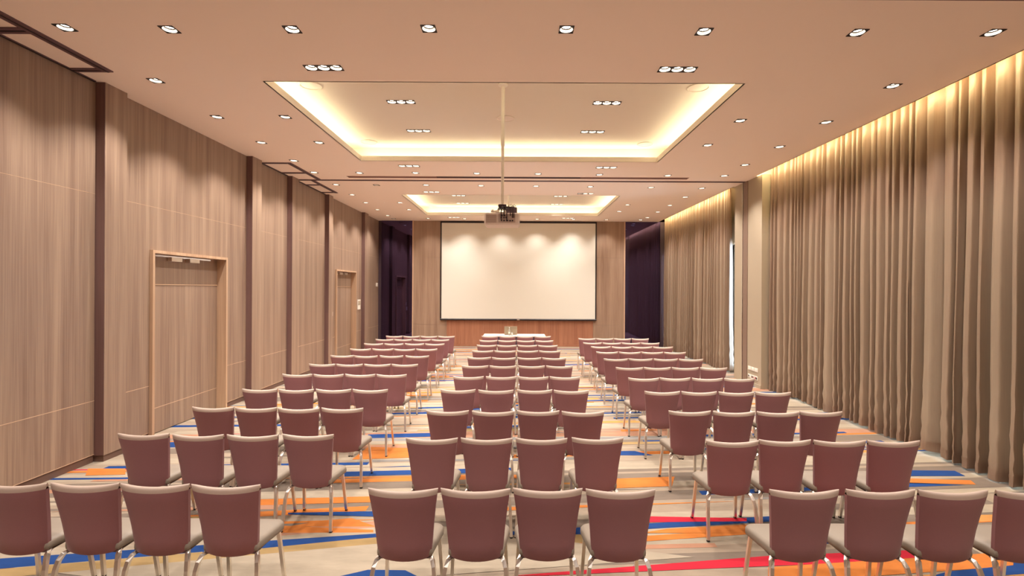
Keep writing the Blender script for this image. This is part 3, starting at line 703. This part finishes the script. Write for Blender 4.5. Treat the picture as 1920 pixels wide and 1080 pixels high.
# ------------------------------------------------------------------ chairs
def chair_meshes():
    P = {}
    nx = 14; prof = []
    # profile from the rear bottom up over the top to the front bottom: (z, thickness offset)
    rear = [(.395, .010), (.41, .0), (.50, 0), (.60, 0), (.70, 0), (.78, .0), (.825, .0015), (.855, .006)]
    top = [(.855, .006), (.874, .012), (.888, .022), (.896, .035), (.893, .048), (.880, .056), (.86, .059)]
    front = [(.86, .059), (.75, .060), (.62, .062), (.50, .062), (.43, .058), (.40, .045)]
    def pt(u, z, off):
        t = min(max((z - .40) / .50, 0), 1)
        w = .188 + .022 * t + .031 * t ** 2
        if z < .43: w -= .015 * ((.43 - z) / .035) ** 2     # rounded lower corners
        bow = .034 * (1 - u * u)
        lean = .085 * (1 - t) + .012 * math.sin(math.pi * t)
        e = abs(u) ** 8
        offe = off + (.028 - off) * e * .55
        zz = z + (.016 * (u * u - .25) * max(0, (t - .6) / .4)) - (.012 * (1 - u * u) if z < .42 else 0)
        return (u * w, lean - bow + offe, zz)
    us = [math.sin(math.pi / 2 * (2 * i / nx - 1)) * .35 + (2 * i / nx - 1) * .65 for i in range(nx + 1)]
    def sheet(rows):
        m = MB()
        for z, o in rows:
            for u in us: m.v.append(pt(u, z, o))
        q = nx + 1
        for k in range(len(rows) - 1):
            for i in range(nx): m.f.append([k * q + i, k * q + i + 1, (k + 1) * q + i + 1, (k + 1) * q + i])
        return m
    m = sheet(rear)
    # sides and bottom of the shell
    fr = [(z, 0.030) for z, o in rear]
    for sgn in (0, nx):
        n0 = len(m.v)
        for z, o in rear: m.v += [pt(us[sgn], z, o), pt(us[sgn], z, .062)]
        for k in range(len(rear) - 1): m.f.append([n0 + 2 * k, n0 + 2 * k + 1, n0 + 2 * k + 3, n0 + 2 * k + 2])
    n0 = len(m.v)
    for u in us: m.v += [pt(u, .395, .010), pt(u, .40, .05)]
    for i in range(nx): m.f.append([n0 + 2 * i, n0 + 2 * i + 1, n0 + 2 * i + 3, n0 + 2 * i + 2])
    P['backrest'] = m.mesh('backrest', 'mauve', True)
    m = sheet(top + front[1:])
    for sgn in (0, nx):                      # end caps of the roll
        n0 = len(m.v); c = pt(us[sgn], .872, .028)
        m.v.append(c)
        for z, o in top: m.v.append(pt(us[sgn], z, o))
        for k in range(len(top) - 1): m.f.append([n0, n0 + 1 + k, n0 + 2 + k])
    P['back_pad'] = m.mesh('back_pad', 'pad', True)
    # seat cushion
    def outline(ins):
        pts = []
        yb, yf = .085 + ins, .475 - ins; wb, wf = .195 - ins, .230 - ins; r = .065
        corners = [((-wb, yb), .02, math.pi), ((wb, yb), .02, -math.pi / 2), ((wf, yf), r, 0), ((-wf, yf), r, math.pi / 2)]
        for (cx, cy), rad, a0 in corners:
            ccx = cx - math.copysign(rad, cx); ccy = cy + rad if cy < .25 else cy - rad
            for k in range(6):
                an = a0 + math.pi / 2 * k / 5; pts.append((ccx + rad * math.cos(an), ccy + rad * math.sin(an)))
        return [(x, y + (.012 * (1 - (x / .24) ** 2) if y > .3 else 0)) for x, y in pts]
    m = MB(); rings = [(.014, .405), (.002, .412), (0, .43), (.001, .452), (.010, .466), (.035, .474), (.09, .480), (.15, .482)]
    for ins, z in rings:
        for x, y in outline(ins): m.v.append((x, y, z))
    q = 24
    for k in range(len(rings) - 1):
        for i in range(q): m.f.append([k * q + i, k * q + (i + 1) % q, (k + 1) * q + (i + 1) % q, (k + 1) * q + i])
    e = (len(rings) - 1) * q; m.f.append([e + i for i in range(q)])
    P['seat'] = m.mesh('seat', 'beige', True)
    m = MB().bevbox(-.185, .185, .09, .44, .388, .407, .006); P['seat_pan'] = m.mesh('seat_pan', 'pan')
    def leg(pts, r): return MB().tube(pts, r, 4, True).mesh('leg', 'alu')
    for s, n in ((-1, 'l'), (1, 'r')):
        P['rear' + n] = leg([(s * .150, .17, .392), (s * .178, .115, .394), (s * .196, .085, .380), (s * .208, .062, .345), (s * .216, .045, .29), (s * .225, .012, .12), (s * .231, -.008, .012)], .0185)
        P['front' + n] = leg([(s * .195, .405, .405), (s * .200, .425, .30), (s * .215, .468, .012)], .0175)
        P['footr' + n] = MB().lathe([(.016, 0.004), (.017, .016)], s * .231, -.008, 8).mesh('foot', 'rubber')
        P['footf' + n] = MB().lathe([(.015, 0.004), (.016, .016)], s * .215, .468, 8).mesh('foot', 'rubber')
    return P
CH = chair_meshes()
def chair(x, y, rz, label, group, feet):
    r = empty('banquet_chair', (x, y, 0), rz); tag(r, label, 'chair', group)
    for n in ('seat', 'backrest', 'back_pad', 'seat_pan'): link(n, CH[n], r)
    for k in ('rearl', 'rearr', 'frontl', 'frontr'):
        l = link('leg', CH[k], r)
        if feet: link('foot', CH[{'rearl': 'footrl', 'rearr': 'footrr', 'frontl': 'footfl', 'frontr': 'footfr'}[k]], l)
# measured tops of the chair backs: (y of row, [(left, right) ...])
def ev(a, b, n=4): w = (b - a) / n; return [(a + i * w + .4, a + (i + 1) * w - .4) for i in range(n)]
LEFT = [(912, [(-48, 84), (84, 218), (218, 350), (350, 484)]), (817, [(209, 318), (318, 421), (421, 523), (525, 624)]), (766.5, [(354, 436), (437, 517), (518, 598), (599, 680)]),
        (731, [(453, 520), (520, 587), (591, 658), (659, 726)]), (703, [(529, 585), (586, 643), (644, 702), (704, 762)]), (683.5, [(579, 629), (629, 679), (682, 732), (732, 782)]),
        (667.5, [(618, 662), (663, 708), (710, 756), (759, 804)]), (654.5, ev(655, 820)), (644.5, ev(681, 834)), (636.5, ev(703, 843)), (630.5, ev(722, 853))]
MID = [(921, [(688, 822), (824, 957), (958, 1097), (1098, 1232)]), (824, [(759, 859), (862, 963), (965, 1066), (1073, 1171)]), (772.5, [(798, 879), (884, 965), (969, 1050), (1054, 1133)]),
       (732.5, [(825, 891), (895.5, 964), (970, 1037), (1038, 1104)]), (707, [(849.5, 907), (911, 968), (971.5, 1029), (1031, 1088)]), (686.5, [(866, 916), (917, 968), (971.5, 1022), (1024, 1075)]),
       (671, [(875.5, 920.5), (922, 968), (971, 1015.5), (1016, 1061)]), (658, ev(884, 1052)), (647.5, ev(893.5, 1046)), (638.5, ev(898, 1038.5)), (630.5, ev(902, 1034))]
RIGHT = [(924, [(1446, 1579), (1592, 1725), (1726, 1864), (1872, 2012)]), (829, [(1329, 1428), (1430, 1530), (1529, 1628), (1628, 1725)]), (773, [(1258, 1337), (1340, 1418), (1420, 1499), (1499, 1579)]),
         (736, [(1212, 1278), (1281, 1347), (1349, 1414), (1417, 1481)]), (710, [(1183, 1239), (1240, 1298), (1299, 1354), (1355, 1412)]), (690, [(1157, 1207), (1209, 1260), (1261, 1310), (1314, 1362)]),
         (673.5, [(1134, 1179), (1181, 1225), (1227, 1271), (1272, 1316)]), (660.5, ev(1119, 1286)), (650.5, ev(1111, 1260)), (643, ev(1095, 1236)), (635, ev(1086, 1216))]
RN = ['front-most', 'second', 'third', 'fourth', 'fifth', 'sixth', 'seventh', 'eighth', 'ninth', 'tenth', 'farthest']
SEATN = {'left': ['wall end', 'second from the wall', 'third from the wall', 'aisle end'], 'middle': ['left end', 'second from the left', 'third from the left', 'right end'],
         'right': ['aisle end', 'second from the aisle', 'third from the aisle', 'curtain end']}
rj = random.Random(11)
for blk, rowsb in (('left', LEFT), ('middle', MID), ('right', RIGHT)):
    for ri, (yy, cs) in enumerate(rowsb):
        xs = [(a + b) / 2 for a, b in cs]
        dxm, dym = unroll((cs[0][0] + cs[3][1]) / 2, yy); pit = .497 * dym / (EYE - .897)
        for it in range(30):
            for k in range(3):
                e = pit - (xs[k + 1] - xs[k])
                if e > 0: xs[k] -= e / 2; xs[k + 1] += e / 2
        for k, xm in enumerate(xs):
            # row line follows the camera's slight roll from the middle of the block
            xmid = (cs[0][0] + cs[3][1]) / 2
            dx, dy = unroll(xmid, yy); d = F * (EYE - .897) / dy
            x = (xm - VX + (yy - VY) * ROLL) / F * d
            rn = 'nearest row' if ri == 0 else ('farthest row' if ri == 10 else '%s row from the camera' % RN[ri])
            dy2 = rj.uniform(-.02, .02) * (1 if ri else .5)
            chair(x, d + dy2, math.radians(rj.uniform(-.35, .35)), 'mauve-backed beige banquet chair, %s block, %s, %s' % (blk, rn, SEATN[blk][k]), 'banquet chairs in the %s block' % blk, ri < 6)
